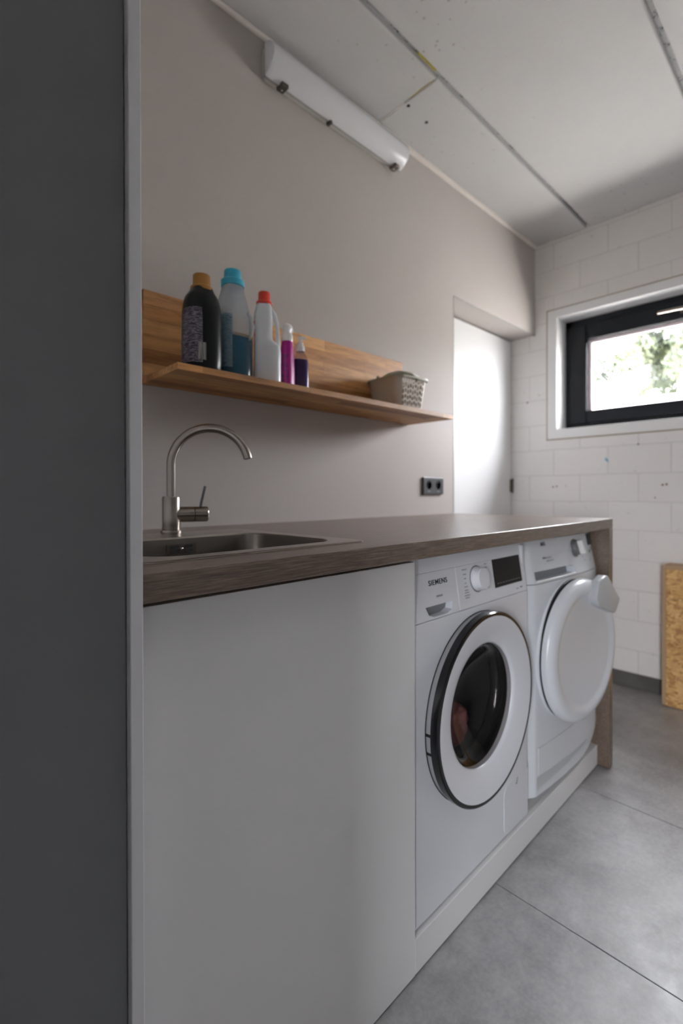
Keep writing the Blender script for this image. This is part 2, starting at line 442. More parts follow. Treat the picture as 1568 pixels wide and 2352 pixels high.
# ================================================================== THE SETTING
# floor: joint bed with tiles laid on it
fl = obj('floor', B(XB - .1, XE + .1, YR - .1, YA + .1, -.12, -.003), 'floor_joint'); struct(fl, 'grey stone-look tiled floor with thin dark joints')
TX, TY, X0, Y0 = .637, 1.20, 1.2405, .955
tile_cache = {}
i0 = int(math.floor((XB - X0) / TX)); i1 = int(math.ceil((XE - X0) / TX))
for i in range(i0, i1):
    for j in range(-2, 2):
        x0, x1 = max(X0 + i * TX, XB - .05), min(X0 + (i + 1) * TX, XE + .05)
        y0, y1 = max(Y0 + j * TY, YR - .05), min(Y0 + (j + 1) * TY, YA + .05)
        if x1 - x0 < .02 or y1 - y0 < .02: continue
        key = (round(x1 - x0, 4), round(y1 - y0, 4))
        if key not in tile_cache:
            o = obj('tile', box(bmesh.new(), .0014, key[0] - .0014, .0014, key[1] - .0014, -.012, 0, .0008, 1), 'floor_tile', fl, (x0, y0, 0)); tile_cache[key] = o.data
        else:
            o = bpy.data.objects.new('tile', tile_cache[key]); o.location = (x0, y0, 0); link(o, fl)

# ceiling: concrete floor slabs with open grooves between them
ce = obj('ceiling', B(XB - .1, XE + .3, YR - .1, YA + .1, ZC + .022, ZC + .20), 'groove_concrete'); struct(ce, 'grey concrete plank ceiling with open grooves')
edges = [W + .9, 1.080, .4545, -.171, -.7965, YR - .1]
G = .0105
for k in range(5):
    ya, yb = edges[k] - (G if k else 0), edges[k + 1] + (G if k < 4 else 0)
    spans = [(XB - .1, 1.5385), (1.5415, XE + .02)] if k == 0 else [(XB - .1, XE + .02)]
    for xa, xb in spans:
        obj('ceiling_slab', box(bmesh.new(), xa, xb, yb, ya, ZC, ZC + .03, .004, 1), 'ceiling_concrete', ce)
for x, y, r in ((1.562, 1.244, .0075), (1.687, 1.247, .0075), (1.558, 1.388, .006), (1.682, 1.388, .005)):
    obj('drill_hole', L([(0, -.0012), (r, -.0012), (r, .01)], 16, o=(x, y, ZC)), 'dark_hole', ce)
bm = bmesh.new()
for k in range(9):
    x = 1.40 + .012 * k; box(bm, x, x + .014, 1.069, 1.069 + .006 + .004 * random.random(), ZC - .001, ZC + .012, .002, 1)
obj('foam_bead', bm, 'yellow_foam', ce)
obj('filler_strip', B(1.5375, 1.5425, 1.25, 1.395, ZC - .0006, ZC + .004), 'caulk', ce)
obj('foam_bead', T([(1.536, 1.10, ZC), (1.534, 1.16, ZC), (1.54, 1.22, ZC)], [.0012, .0018, .0012], 6), 'yellow_foam', ce)

# left wall with the door recess at its far end
bm = B(-.16, 2.1205, W, W + .30, 0, ZC); box(bm, 2.1205, XE + .2, W, W + .30, 2.096, ZC)
wl = struct(obj('wall_left', bm, 'wall_paint'), 'smooth cream plastered wall above the worktop')
# plaster corner beads of the recess, and the caulked ceiling joint
struct(obj('trim_1', T([(XB * 0 + .24, W - .004, ZC - .006), (1.1, W - .004, ZC - .006), (1.55, W - .006, ZC - .008), (2.1, W - .005, ZC - .008), (XE, W - .005, ZC - .007)], [.010, .010, .014, .013, .012], 8), 'caulk'), 'pale caulked joint between cream wall and ceiling')
bm = B(2.1175, 2.1215, W - .0012, W + .004, .99, 2.096); box(bm, 2.1175, XE, W - .0012, W + .004, 2.0925, 2.0965)
struct(obj('trim_2', bm, 'bead_grey'), 'grey corner bead around the door recess')
# the white door in the recess
d1 = struct(obj('door_1', box(bmesh.new(), 2.14, 3.022, 1.555, 1.597, .006, 2.085, .002, 1), 'white_paint'), 'flat white door set back in the recess')
bm = B(2.1205, XE, 1.60, 1.75, 0, 2.15); obj('door_gap_shade', bm, 'dark_gap', d1)  # near-black sheet gives the shade in the gap beside the door
hb = B(3.008, 3.030, 1.545, 1.556, 1.095, 1.178, r=.003, seg=1); lathe(hb, [(0, 1.09), (.007, 1.09), (.007, 1.183), (0, 1.183)], 14, o=(3.026, 1.545, 0))
obj('hinge', hb, 'clip_metal', d1)
hb = B(3.008, 3.030, 1.545, 1.556, .25, .333, r=.003, seg=1); lathe(hb, [(0, .245), (.007, .245), (.007, .338), (0, .338)], 14, o=(3.026, 1.545, 0))
obj('hinge', hb, 'clip_metal', d1)

# far wall: painted blocks on a joint bed, opening for the window
OY0, OY1, OZ0, OZ1 = -.094, 1.326, 1.418, 2.2315
bm = bmesh.new(); xa, xb = XE + .0016, XE + .34
box(bm, xa, xb, YR - .1, OY0, 0, ZC + .1); box(bm, xa, xb, OY1, YA + .1, 0, ZC + .1)
box(bm, xa, xb, OY0, OY1, 0, OZ0); box(bm, xa, xb, OY0, OY1, OZ1, ZC + .1)
we = struct(obj('wall_far', bm, 'block_joint'), 'white painted block wall around the window')
zs = [.877 - .167 * k for k in range(6, 0, -1)] + [.877 + .1601 * k for k in range(0, 12)]
zs = [-.01] + [z for z in zs if z > .02 and z < ZC - .02] + [ZC]
off = [.971 if k % 2 == 0 else .815 for k in range(40)]
blk = {}
def block(y0, y1, z0, z1):
    if y1 - y0 < .012 or z1 - z0 < .012: return
    key = (round(y1 - y0, 4), round(z1 - z0, 4))
    if key not in blk:
        o = obj('block', box(bmesh.new(), 0, .04, 0, key[0], 0, key[1], .0016, 1), 'block_paint', we, (XE, y0, z0)); blk[key] = o.data
    else:
        o = bpy.data.objects.new('block', blk[key]); o.location = (XE, y0, z0); link(o, we)
    o.location.x += random.uniform(-.0004, .0004)
J = .0025
for r_ in range(len(zs) - 1):
    z0, z1 = zs[r_] + J, zs[r_ + 1] - J
    o_ = off[r_ % 2]; n0 = int((YR - o_) / .3105) - 1
    for n in range(n0, n0 + 14):
        ya, yb = max(o_ + n * .3105 + J, YR), min(o_ + (n + 1) * .3105 - J, 1.60)
        if yb <= ya: continue
        if z1 > OZ0 and z0 < OZ1 and yb > OY0 and ya < OY1:
            if ya < OY0: block(ya, OY0, z0, z1)
            if yb > OY1: block(OY1, yb, z0, z1)
            yc, yd = max(ya, OY0), min(yb, OY1)
            if z0 < OZ0: block(yc, yd, z0, min(z1, OZ0))
            if z1 > OZ1: block(yc, yd, max(z0, OZ1), z1)
        else: block(ya, yb, z0, z1)
for y, z, r in ((1.450, 1.674, .006), (1.285, 1.126, .005), (1.262, 1.129, .005), (.700, 1.131, .006), (.682, 1.134, .006), (.816, 1.358, .005), (.735, 1.062, .004)):
    obj('wall_plug', L([(0, -.001), (r, -.001), (r, .01)], 12, axis='x', o=(XE, y, z)), 'plug_brown', we)
bm = bmesh.new()
box(bm, XE - .0006, XE + .001, .978, .985, 1.278, 1.292, .0005, 1); box(bm, XE - .0006, XE + .001, .971, .980, 1.272, 1.284, .0005, 1); box(bm, XE - .0006, XE + .001, .967, .973, 1.266, 1.277, .0005, 1)
obj('paint_smear', bm, 'blue_smear', we)
# dark tile skirting of the far wall
bb = struct(obj('baseboard_far', B(XE - .0035, XE + .002, YR, .96, 0, .080), 'floor_joint'), 'dark grey tile skirting along the block wall')
for k in range(4):
    y1 = .95 - .6 * k; obj('tile', box(bmesh.new(), XE - .010, XE - .003, y1 - .597, y1, .001, .083, .001, 1), 'skirting_tile', bb)

# remaining shell, plus an added fill-light door and a shading block
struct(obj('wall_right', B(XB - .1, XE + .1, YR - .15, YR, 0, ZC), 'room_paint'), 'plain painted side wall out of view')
DY0, DY1, DZ1 = -1.15, -.54, 2.10
bm = B(XB - .15, XB, YR, DY0, 0, ZC); box(bm, XB - .15, XB, DY1, YA, 0, ZC); box(bm, XB - .15, XB, DY0, DY1, DZ1, ZC)
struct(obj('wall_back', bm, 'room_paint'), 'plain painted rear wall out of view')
struct(obj('shade_block', B(XB, -.16, .155, YA, 0, ZC), 'room_paint'), 'added unseen block keeping rear door light off the left wall')  # added out of view to shade the left wall from the rear door
d2 = bpy.data.objects.new('fill_door', None); d2.location = (XB, (DY0 + DY1) / 2, 0); link(d2); struct(d2, 'added glazed door in the unseen rear wall letting in fill light')  # unseen door, added to bring fill light onto the far wall
def dpart(name, bm, mat):
    o = obj(name, bm, mat, d2); o.matrix_parent_inverse = Matrix.Translation(-d2.location); return o
bm = B(XB - .11, XB - .04, DY0, DY0 + .085, .005, DZ1); box(bm, XB - .11, XB - .04, DY1 - .085, DY1, .005, DZ1)
box(bm, XB - .11, XB - .04, DY0 + .085, DY1 - .085, .005, .11); box(bm, XB - .11, XB - .04, DY0 + .085, DY1 - .085, DZ1 - .11, DZ1)
dpart('door_frame', bm, 'anthracite')
dpart('pane', B(XB - .077, XB - .073, DY0 + .085, DY1 - .085, .11, DZ1 - .11), 'window_glass')
dpart('handle', T([(XB - .04, DY0 + .05, 1.02), (XB - .005, DY0 + .05, 1.02), (XB - .003, DY0 + .06, 1.02), (XB - .003, DY0 + .17, 1.02)], .009, 10), 'brushed_steel')

# ------------------------------------------------------------------ window
wn = bpy.data.objects.new('window_1', None); wn.location = (XE, .616, OZ0); link(wn); struct(wn, 'dark framed hopper window in a white lined opening')
def wpart(name, bm, mat, parent=wn, **k):
    o = obj(name, bm, mat, parent, **k); o.matrix_parent_inverse = Matrix.Translation(-wn.location); return o
IY0, IY1, IZ0, IZ1 = -.030, 1.2625, 1.4835, 2.1735     # inner edge of lining
g = .0065
wpart('trim_board', box(bmesh.new(), XE - .003, XE + .018, IY1, OY1 - g, OZ0 + g, OZ1 - g, .001, 1), 'white_paint')
wpart('trim_board', box(bmesh.new(), XE - .003, XE + .018, OY0 + g, IY0, OZ0 + g, OZ1 - g, .001, 1), 'white_paint')
wpart('trim_board', box(bmesh.new(), XE - .003, XE + .018, IY0, IY1, OZ0 + g, IZ0, .001, 1), 'white_paint')
wpart('trim_board', box(bmesh.new(), XE - .003, XE + .018, IY0, IY1, IZ1, OZ1 - g, .001, 1), 'white_paint')
bm = bmesh.new()
box(bm, XE + .001, XE + .03, OY0, OY0 + g, OZ0, OZ1); box(bm, XE + .001, XE + .03, OY1 - g, OY1, OZ0, OZ1)
box(bm, XE + .001, XE + .03, OY0, OY1, OZ0, OZ0 + g); box(bm, XE + .001, XE + .03, OY0, OY1, OZ1 - g, OZ1)
wpart('sealant_line', bm, 'grout_brown')
bm = bmesh.new(); xr0, xr1 = XE + .018, XE + .30
box(bm, xr0, xr1, IY1, OY1, OZ0, OZ1); box(bm, xr0, xr1, OY0, IY0, OZ0, OZ1)
box(bm, xr0, xr1, IY0, IY1, OZ0, IZ0); box(bm, xr0, xr1, IY0, IY1, IZ1, OZ1)
wpart('lining', bm, 'white_paint')
FX = XE + .120
bm = bmesh.new(); so = .034
box(bm, FX + .02, FX + .085, IY0, IY0 + .04, IZ0, IZ1); box(bm, FX + .02, FX + .085, IY1 - .0365, IY1, IZ0, IZ1)
box(bm, FX + .02, FX + .085, IY0, IY1, IZ0, IZ0 + .036); box(bm, FX + .02, FX + .085, IY0, IY1, IZ1 - .042, IZ1)
wpart('outer_frame', bm, 'anthracite')
SY0, SY1, SZ0, SZ1 = .003, 1.228, 1.5185, 2.132
GY0, GY1, GZ0, GZ1 = .100, 1.131, 1.597, 2.036
def frame(x0, x1, y0, y1, z0, z1, a0, a1, b0, b1, r):
    bm = bmesh.new(); box(bm, x0, x1, y0, a0, z0, z1, r, 1); box(bm, x0, x1, a1, y1, z0, z1, r, 1)
    box(bm, x0 + .0004, x1 - .0004, a0, a1, z0, b0, r, 1); box(bm, x0 + .0004, x1 - .0004, a0, a1, b1, z1, r, 1); return bm
wpart('sash', frame(FX, FX + .06, SY0, SY1, SZ0, SZ1, GY0, GY1, GZ0, GZ1, .004), 'anthracite')
wpart('glazing_spacer', frame(FX + .036, FX + .052, GY0 - .006, GY1 + .006, GZ0 - .006, GZ1 + .006, GY0 + .020, GY1 - .020, GZ0 + .006, GZ1 - .020, .001), 'spacer_grey')
wpart('pane', B(FX + .042, FX + .046, GY0, GY1, GZ0, GZ1), 'window_glass')
hd = wpart('handle', box(bmesh.new(), FX - .012, FX, .585, .645, 2.063, 2.097, .004, 2), 'clip_metal')
tb = bmesh.new(); tube(tb, [(FX - .01, .615, 2.08), (FX - .04, .615, 2.08)], .009, 12)
tube(tb, [(FX - .040, .608, 2.080), (FX - .042, .66, 2.083), (FX - .041, .742, 2.084)], [.009, .0085, .0075], 12)
h2 = obj('lever', tb, 'brushed_steel', wn); h2.matrix_parent_inverse = Matrix.Translation(-wn.location)
bm = bmesh.new()   # outer sill
wpart('outer_sill', B(XE + .21, XE + .40, IY0, 1.2625, 1.455, 1.484, r=.002), 'anthracite')

# ------------------------------------------------------------------ outside
struct(obj('ground_outside', B(XE + .34, 60, -40, 40, .2, .5), 'paved_ground'), 'pale paved ground beyond the window')
struct(obj('ground_low_bounce', B(-30, XB - .15, -40, 40, -.3, -.04), 'asphalt'), 'unseen dark ground added behind the rear door to cut bounce')  # added ground, its dark colour chosen to weaken upward bounce
gw = obj('garden_wall', B(11.2, 11.5, -9, 14, .5, 2.93), 'render_white')
box_ = B(11.15, 11.55, -9, 14, 2.93, 3.0, r=.01); obj('coping', box_, 'render_white', gw)
tag(gw, 'low white rendered garden wall seen through the window', 'garden wall')
def tree(loc, h, rx, rz, n, label, seed):
    rn = random.Random(seed); t = thing('garden_tree', label, 'tree', loc, 0)
    pts = [(0, 0, 0), (.05, .03, h * .3), (-.04, .08, h * .6), (.02, .0, h * .85)]
    bm = bmesh.new(); tube(bm, pts, [.16, .13, .09, .04], 10)
    for k in range(9):
        a = rn.uniform(0, 6.28); z0 = h * rn.uniform(.3, .7); l = rx * rn.uniform(.5, .85)
        tube(bm, [(0, 0, z0), (l * .5 * math.cos(a), l * .5 * math.sin(a), z0 + .3), (l * math.cos(a), l * math.sin(a), z0 + rn.uniform(.3, .8))], [.05, .03, .012], 6)
    obj('trunk', bm, 'bark', t)
    me = bpy.data.meshes.new('crown'); vs, fs = [], []
    cl = [(rn.gauss(0, .42) * rx, rn.gauss(0, .42) * rx, h * .62 + rn.gauss(0, .36) * rz, rn.uniform(.25, .6)) for _ in range(46)]
    for k in range(n):
        c = rn.choice(cl); d = Vector((rn.gauss(0, 1), rn.gauss(0, 1), rn.gauss(0, 1))).normalized() * c[3] * rn.uniform(.5, 1.0)
        p = Vector(c[:3]) + d
        if p.z < .4: continue
        a = Vector((rn.gauss(0, 1), rn.gauss(0, 1), rn.gauss(0, 1))).normalized(); q = a.orthogonal().normalized(); s = rn.uniform(.04, .085)
        i = len(vs); vs += [p - a * s, p + q * s * .45, p + a * s, p - q * s * .45]; fs.append((i, i + 1, i + 2, i + 3))
    me.from_pydata([tuple(v) for v in vs], [], fs); me.materials.append(M['leaf'])
    c = bpy.data.objects.new('crown', me); c['kind'] = 'stuff'; link(c, t)
    return t
tree((13.2, 2.45, .5), 6.6, 2.1, 2.8, 30000, 'pale green leafy tree seen through the window pane', 3)

# ================================================================== THE THINGS
# ------------------------------------------------------------------ tall side panel
o = obj('tall_side_panel', box(bmesh.new(), .2362, .2520, .612, 1.392, .003, ZC - .006, .0008, 1), 'grey_white_laminate', None, (0, 0, 0), (0, 0, BY))
tag(o, 'tall floor-to-ceiling white panel standing at the end of the worktop', 'panel')

cu_ = thing('tall_cupboard', 'tall slate grey cupboard front beside the white side panel', 'cupboard', base(.055, .622, 0), BY)
bm = B(-.178, -.160, .02, .76, .003, ZC - .012); box(bm, .160, .178, .02, .76, .003, ZC - .012); box(bm, -.160, .160, .745, .76, .003, ZC - .012)
obj('body', bm, 'grey_white_laminate', cu_)
obj('door', box(bmesh.new(), -.178, .1795, 0, .019, .004, ZC - .012, .001, 2), 'slate_laminate', cu_)
# ------------------------------------------------------------------ worktop with waterfall end
ZT, ZU = .987, .949
CF = .6135
UL, UR = .2526, 2.1215
wt = thing('worktop', 'dark brown oak-look worktop with a matching upright end panel', 'worktop', (0, 0, 0), BY)
cb = lambda u: (W - .0015 - u * math.sin(BY)) / math.cos(BY)
top = obj('worktop_slab', prism(bmesh.new(), [(UL, CF), (UR, CF), (UR, cb(UR)), (UL, cb(UL))], 'z', ZU, ZT, .0012, 1), 'oak_worktop', wt)
SKX0, SKX1, SKY0, SKY1 = .279, .762, .6945, 1.2015
cut(top, prism(bmesh.new(), rrect(SKX0 + .012, SKX1 - .012, SKY0 + .012, SKY1 - .012, .02), 'z', ZU - .05, ZT + .05))
obj('end_panel', prism(bmesh.new(), [(UR - .038, CF), (UR, CF), (UR, cb(UR)), (UR - .038, cb(UR - .038))], 'z', .004, ZU - .0003, .001, 1), 'oak_worktop', wt)
obj('panel_gap_shade', prism(bmesh.new(), [(UR - .034, CF + .006), (UR - .004, CF + .006), (UR - .004, 1.3), (UR - .034, 1.3)], 'z', 0, .0045), 'dark_gap', wt)  # dark filler stands for the shade beneath the end panel
o = obj('wall_seal', prism(bmesh.new(), [(UL, cb(UL) - .004), (UR, cb(UR) - .004), (UR, cb(UR) + .0005), (UL, cb(UL) + .0005)], 'z', ZT, ZT + .0025), 'wall_paint', wt)

# ------------------------------------------------------------------ sink cabinet and plinth
C0 = .6566
cbn = thing('sink_cabinet', 'plain white base cabinet under the sink, with no handle', 'cabinet', base(.5, C0, 0), BY)
lx = lambda u: u - .5
bm = B(lx(.2530), lx(.271), .02, .60, .09, .90); box(bm, lx(.8615), lx(.8795), .02, .60, .004, .93); box(bm, lx(.271), lx(.8615), .02, .60, .09, .108); box(bm, lx(.271), lx(.8615), .59, .60, .108, .93)
obj('body', bm, 'white_laminate', cbn)
obj('front_panel', box(bmesh.new(), lx(.2530), lx(.8795), 0, .0185, .004, .9355, .0012, 2), 'white_laminate', cbn)
obj('top_gap_shade', B(lx(.271), lx(.8615), .035, .055, .86, .947), 'dark_gap', cbn)  # near-black board puts shade into the gap under the worktop
obj('floor_gap_shade', B(lx(.2530), lx(.8795), .003, .02, 0, .0045), 'dark_gap', cbn)  # near-black strip paints the shade under the cabinet front
pt = thing('machine_plinth', 'low white plinth the washing machine and dryer stand on', 'plinth', base(1.48, C0, 0), BY)
px_ = lambda u: u - 1.48
obj('front_board', box(bmesh.new(), px_(.8800), px_(2.0815), 0, .018, .005, .0845, .0012, 2), 'white_laminate', pt)
obj('top_board', B(px_(.8800), px_(2.0815), .0185, .66, .066, .0845), 'white_laminate', pt)
for u in (.9, 1.28, 1.66, 2.06): obj('support_board', B(px_(u) - .009, px_(u) + .009, .02, .64, 0, .0659), 'dark_gap', pt)
obj('floor_gap_shade', B(px_(.8800), px_(2.08), .004, .018, 0, .0055), 'dark_gap', pt)  # near-black strip paints the shade under the plinth board

# ------------------------------------------------------------------ washing machine
Z0 = .0850
UW, CW = 1.174, .665
wm = thing('washing_machine', 'white front-loading washing machine with a round dark glass door', 'washing machine', base(UW, CW, Z0), BY)
HW, HT = .2935, .848
SEAM = .704; TL = .022
def yt(z, tl=TL): return max(0., (z - SEAM) / (HT - SEAM)) * tl
bm = B(-HW, -HW + .012, .012, .56, .012, .842); box(bm, HW - .012, HW, .012, .56, .012, .842)
box(bm, -HW + .012, HW - .012, .548, .56, .012, .842); box(bm, -HW, HW, .06, .56, .842, .846); box(bm, -HW + .012, HW - .012, .012, .548, .012, .03)
obj('body', bm, 'appliance_white', wm)
for sx in (-.25, .25):
    for yy in (.06, .5): obj('foot', L([(0, 0), (.02, 0), (.02, .006), (.008, .006), (.008, .013), (0, .013)], 16, o=(sx, yy, 0)), 'knob_dark', wm)
DZ = .442
fp = obj('front_panel', box(bmesh.new(), -HW, HW, 0, .012, .006, SEAM - .0012, .003, 2), 'appliance_white', wm)
cut(fp, L([(0, -.05), (.19, -.05), (.19, .05), (0, .05)], 64, axis='y', o=(0, 0, DZ)))
def tilted(x0, x1, z0, z1, depth=.05, r=.0015, tl=TL):
    return prism(bmesh.new(), [(yt(z0, tl), z0), (yt(z1, tl), z1), (yt(z1, tl) + depth, z1), (yt(z0, tl) + depth, z0)], 'x', x0, x1, r, 1)
XS = -.092
dr = obj('detergent_drawer', tilted(-HW, XS - .0006, SEAM + .0008, .8135), 'appliance_white', wm)
bm = bmesh.new()   # scooped grip
prism(bm, [(-.236, .735), (-.122, .735), (-.128, .716), (-.150, .709), (-.205, .709), (-.226, .716)], 'y', -.02, .030, 0)
cut(dr, bm)
obj('grip', B(-.24, -.118, .022, .03, .705, .737), 'recess_shade_grey', dr)
fa = obj('control_fascia', tilted(XS + .0006, HW, SEAM + .0008, .8135), 'appliance_white', wm)
obj('top_strip', tilted(-HW, HW, .8142, HT), 'appliance_white', wm)
AT = math.atan2(TL, HT - SEAM)
def onp(x, z, off=0., tl=TL): return (x, yt(z, tl) - off * math.cos(AT), z + off * math.sin(AT))
RT = (R(90) - AT, 0, 0)
text('brand_lettering', 'SIEMENS', .0178, 'print_black', dr, onp(1.0005 - UW, .7875, .0003), RT, .00008, 1., fit=.0785)
def bar(parent, x, z, w, h, mat='print_grey', tl=TL):
    bm = B(-w / 2, w / 2, -.0004, .0003, -h / 2, h / 2)
    return obj('printed_mark', bm, mat, parent, onp(x, z, 0, tl), (-AT, 0, 0))
bar(dr, 1.0005 - UW, .7545, .026, .0045, 'print_grey')
KX, KZ = 1.182 - UW, .773
for k, (dz, w_) in enumerate(((.030, .022), (.018, .016), (.007, .011), (-.005, .009), (-.014, .017), (-.023, .018), (-.029, .022), (-.036, .027), (-.042, .020))):
    bar(fa, KX - .060 - (0 if dz < 0 else 0) + w_ * .1, KZ + dz, w_, .0028)
for k, dz in enumerate((.034, .024, .015, .006, -.003, -.012, -.021, -.030)):
    bar(fa, KX + .053, KZ + dz, .013, .0028)
kn = obj('knob', L([(0, .0), (.0325, .0), (.0325, -.004), (.0300, -.006), (.0295, -.021), (.0275, -.0235), (0, -.0235)], 48, axis='y'), 'appliance_white', fa, onp(KX, KZ, 0), (-AT, 0, 0), True, 35)
obj('knob_gap_ring', L([(.0305, -.0005), (.036, -.0005), (.036, .001), (.0305, .001)], 48, axis='y'), 'knob_dark', kn)
sc = obj('display', box(bmesh.new(), -.084, .084, -.0015, .004, -.040, .040, .001, 1), 'screen_black', fa, onp(1.357 - UW, .7745, 0), (-AT, 0, 0))
for k in range(9):
    obj('display_mark', B(-.0055, .0055, -.0019, -.0012, -.001, .001), 'print_dim', sc, (-.066 + k * .0163, 0, -.029))
bar(fa, 1.405 - UW, .717, .014, .003, 'print_grey'); bar(fa, 1.43 - UW, .7185, .015, .0038, 'print_dim')
# door: grey side band, black rim, white dished face, dark bowl
dz_ = (0, 0, DZ)
wd = obj('door', L([(.2435, .0), (.2435, -.0150), (.205, -.0150), (.205, 0.)], 96, axis='y', o=dz_), 'door_band_grey', wm, smooth=True, autos=30)
obj('black_rim', L([(.2440, -.0145), (.2475, -.016), (.2475, -.0335), (.2445, -.0365), (.2375, -.0365), (.2365, -.0335), (.20, -.0200), (.2440, -.0145)], 96, axis='y', o=dz_), 'gloss_black', wd, smooth=True, autos=30)
obj('face_ring', L([(.2372, -.0345), (.2366, -.0362), (.232, -.0358), (.200, -.0285), (.172, -.0205), (.163, -.0165), (.1605, -.010), (.1605, .0)], 96, axis='y', o=dz_), 'appliance_white', wd, smooth=True, autos=50)
obj('bowl_glass', L([(.1606, -.012), (.154, -.010), (.140, .004), (.115, .030), (.08, .052), (.04, .062), (0, .064)], 72, axis='y', o=dz_), 'washer_glass', wd, smooth=True)
obj('rubber_gasket', L([(.1606, .0), (.187, .006), (.187, .05), (.17, .06)], 64, axis='y', o=dz_), 'gloss_black', wm, smooth=True)
for zz in (.385, .430):
    a = math.asin((zz - DZ + .012) / .2435)
    obj('hinge_notch', box(bmesh.new(), -.0025, .0015, -.0150, -.0005, -.0035, .0035, .0005, 1), 'gloss_black', wd, (-.2425 * math.cos(a), 0, DZ + .2425 * math.sin(a)), (0, a, 0))
obj('drum', L([(.172, .062), (.235, .07), (.235, .40), (0, .43)], 48, axis='y', o=dz_), 'drum_steel', wm, smooth=True, autos=30)
poly = [p for p in rrect(.140, .34, .008, .152, .030)]
poly = [(min(p[0], .2945), p[1]) for p in poly]
q = []
for p in poly:
    if not q or (abs(p[0] - q[-1][0]) + abs(p[1] - q[-1][1])) > 1e-5: q.append(p)
pc = obj('pump_cover', prism(bmesh.new(), q, 'y', -.0012, .002), 'appliance_white', wm)
bm = bmesh.new()
for k in range(3): box(bm, .212 + .004 * k, .222 + .002 * k, -.0018, -.001, .133 + .006 * k, .1365 + .006 * k)
obj('cover_mark', bm, 'print_dim', pc)

obj('door_seam', L([(.2445, -.0002), (.2458, -.0002), (.2458, -.0022), (.2445, -.0022)], 96, axis='y', o=dz_), 'gloss_black', wd)
# laundry in the drum
def lump(name, label, mat, loc, sc, seed):
    bm = bmesh.new(); bmesh.ops.create_icosphere(bm, subdivisions=4, radius=1.)
    rn = random.Random(seed); ph = [(Vector((rn.gauss(0, 1), rn.gauss(0, 1), rn.gauss(0, 1))) * 3.2, rn.uniform(0, 6)) for _ in range(9)]
    ph2 = [(Vector((rn.gauss(0, 1), rn.gauss(0, 1), rn.gauss(0, 1))) * 8.5, rn.uniform(0, 6)) for _ in range(7)]
    for v_ in bm.verts:
        d = sum(math.sin(v_.co.dot(k) + p) for k, p in ph) / 9
        d2_ = sum(abs(math.sin(v_.co.dot(k) * .5 + p)) for k, p in ph2) / 7
        v_.co *= .9 + .42 * d + .34 * (d2_ - .6)
        v_.co = Vector((v_.co.x * sc[0], v_.co.y * sc[1], v_.co.z * sc[2]))
    o = obj(name, bm, mat, None, loc, (0, 0, BY), True); return tag(o, label, 'laundry', 'laundry in the washing machine')
lump('pink_towel', 'crumpled pink towel behind the washing machine glass', 'cloth_pink', base(UW + .035, CW + .125, Z0 + DZ - .112), (.085, .048, .075), 1)
lump('beige_towel', 'crumpled beige towel above the pink one in the washing machine', 'cloth_beige', base(UW + .030, CW + .140, Z0 + DZ + .030), (.075, .045, .062), 4)

# ------------------------------------------------------------------ dryer
UD, CD = 1.7775, .6605
RD = R(-1.8)
dy = thing('tumble_dryer', 'white tumble dryer with a round solid white door standing ajar', 'tumble dryer', base(UD, CD, Z0), BY + RD)
obj('body', box(bmesh.new(), -.296, .296, .064, .60, .012, .846, .004, 1), 'dryer_white', dy)
for sx in (-.24, .24):
    for yy in (.08, .5): obj('foot', L([(0, 0), (.02, 0), (.02, .006), (.008, .006), (.008, .013), (0, .013)], 16, o=(sx, yy, 0)), 'knob_dark', dy)
plan = [(-.2970, .036), (-.2960, .030), (-.247, .0015), (-.242, 0.)] + [(-.242 + .5 * k / 28, -.010 * (1 - ((-.242 + .5 * k / 28 - .008) / .25) ** 2)) for k in range(1, 28)] + [(.258, 0.), (.280, .003), (.291, .009), (.2965, .02), (.297, .036)]
def shell(z0f, z1, tl=0., rows=10, extra=None):
    bm = bmesh.new(); grid = []
    for x, y in plan:
        zb = z0f(x); col = []
        for k in range(rows + 1):
            z = zb + (z1 - zb) * k / rows
            yy = y + (max(0., z - SEAM) / (HT - SEAM)) * tl
            col.append(bm.verts.new((x, min(yy, .06), z)))
        grid.append(col)
    for A, C in zip(grid, grid[1:]):
        for k in range(rows): bm.faces.new((A[k], C[k], C[k + 1], A[k + 1]))
    # close the back, top and bottom
    back = [[bm.verts.new((c_[0].co.x, .062, c_[0].co.z)), bm.verts.new((c_[0].co.x, .062, c_[-1].co.z))] for c_ in grid]
    for i in range(len(grid) - 1):
        bm.faces.new((grid[i][0], back[i][0], back[i + 1][0], grid[i + 1][0])); bm.faces.new((grid[i][-1], grid[i + 1][-1], back[i + 1][1], back[i][1]))
        bm.faces.new((back[i][0], back[i][1], back[i + 1][1], back[i + 1][0]))
    bm.faces.new([*grid[0], back[0][1], back[0][0]]); bm.faces.new([*grid[-1][::-1], back[-1][0], back[-1][1]])
    return bm
zk = [(-.3, .026), (.09, .024), (.15, .031), (.20, .045), (.245, .070), (.275, .098), (.298, .140)]
def zbot(x):
    for (xa, za), (xb, zb_) in zip(zk, zk[1:]):
        if xa <= x <= xb: return za + (zb_ - za) * (x - xa) / (xb - xa)
    return zk[-1][1]
fs_ = obj('front_panel', shell(zbot, SEAM + .004), 'dryer_white', dy, smooth=True, autos=28)
cp_ = obj('control_panel', shell(lambda x: SEAM + .0062, HT, .028, 6), 'dryer_white', dy, smooth=True, autos=28)
TD = .028; AD = math.atan2(TD, HT - SEAM)
def yd(x):
    for (xa, ya), (xb, yb) in zip(plan, plan[1:]):
        if xa <= x <= xb: return ya + (yb - ya) * (x - xa) / (xb - xa)
    return 0.
def ond(x, z, off=0.): return (x, yd(x) + max(0, z - SEAM) / (HT - SEAM) * TD - off, z)
RTd = (R(90) - AD, 0, 0)
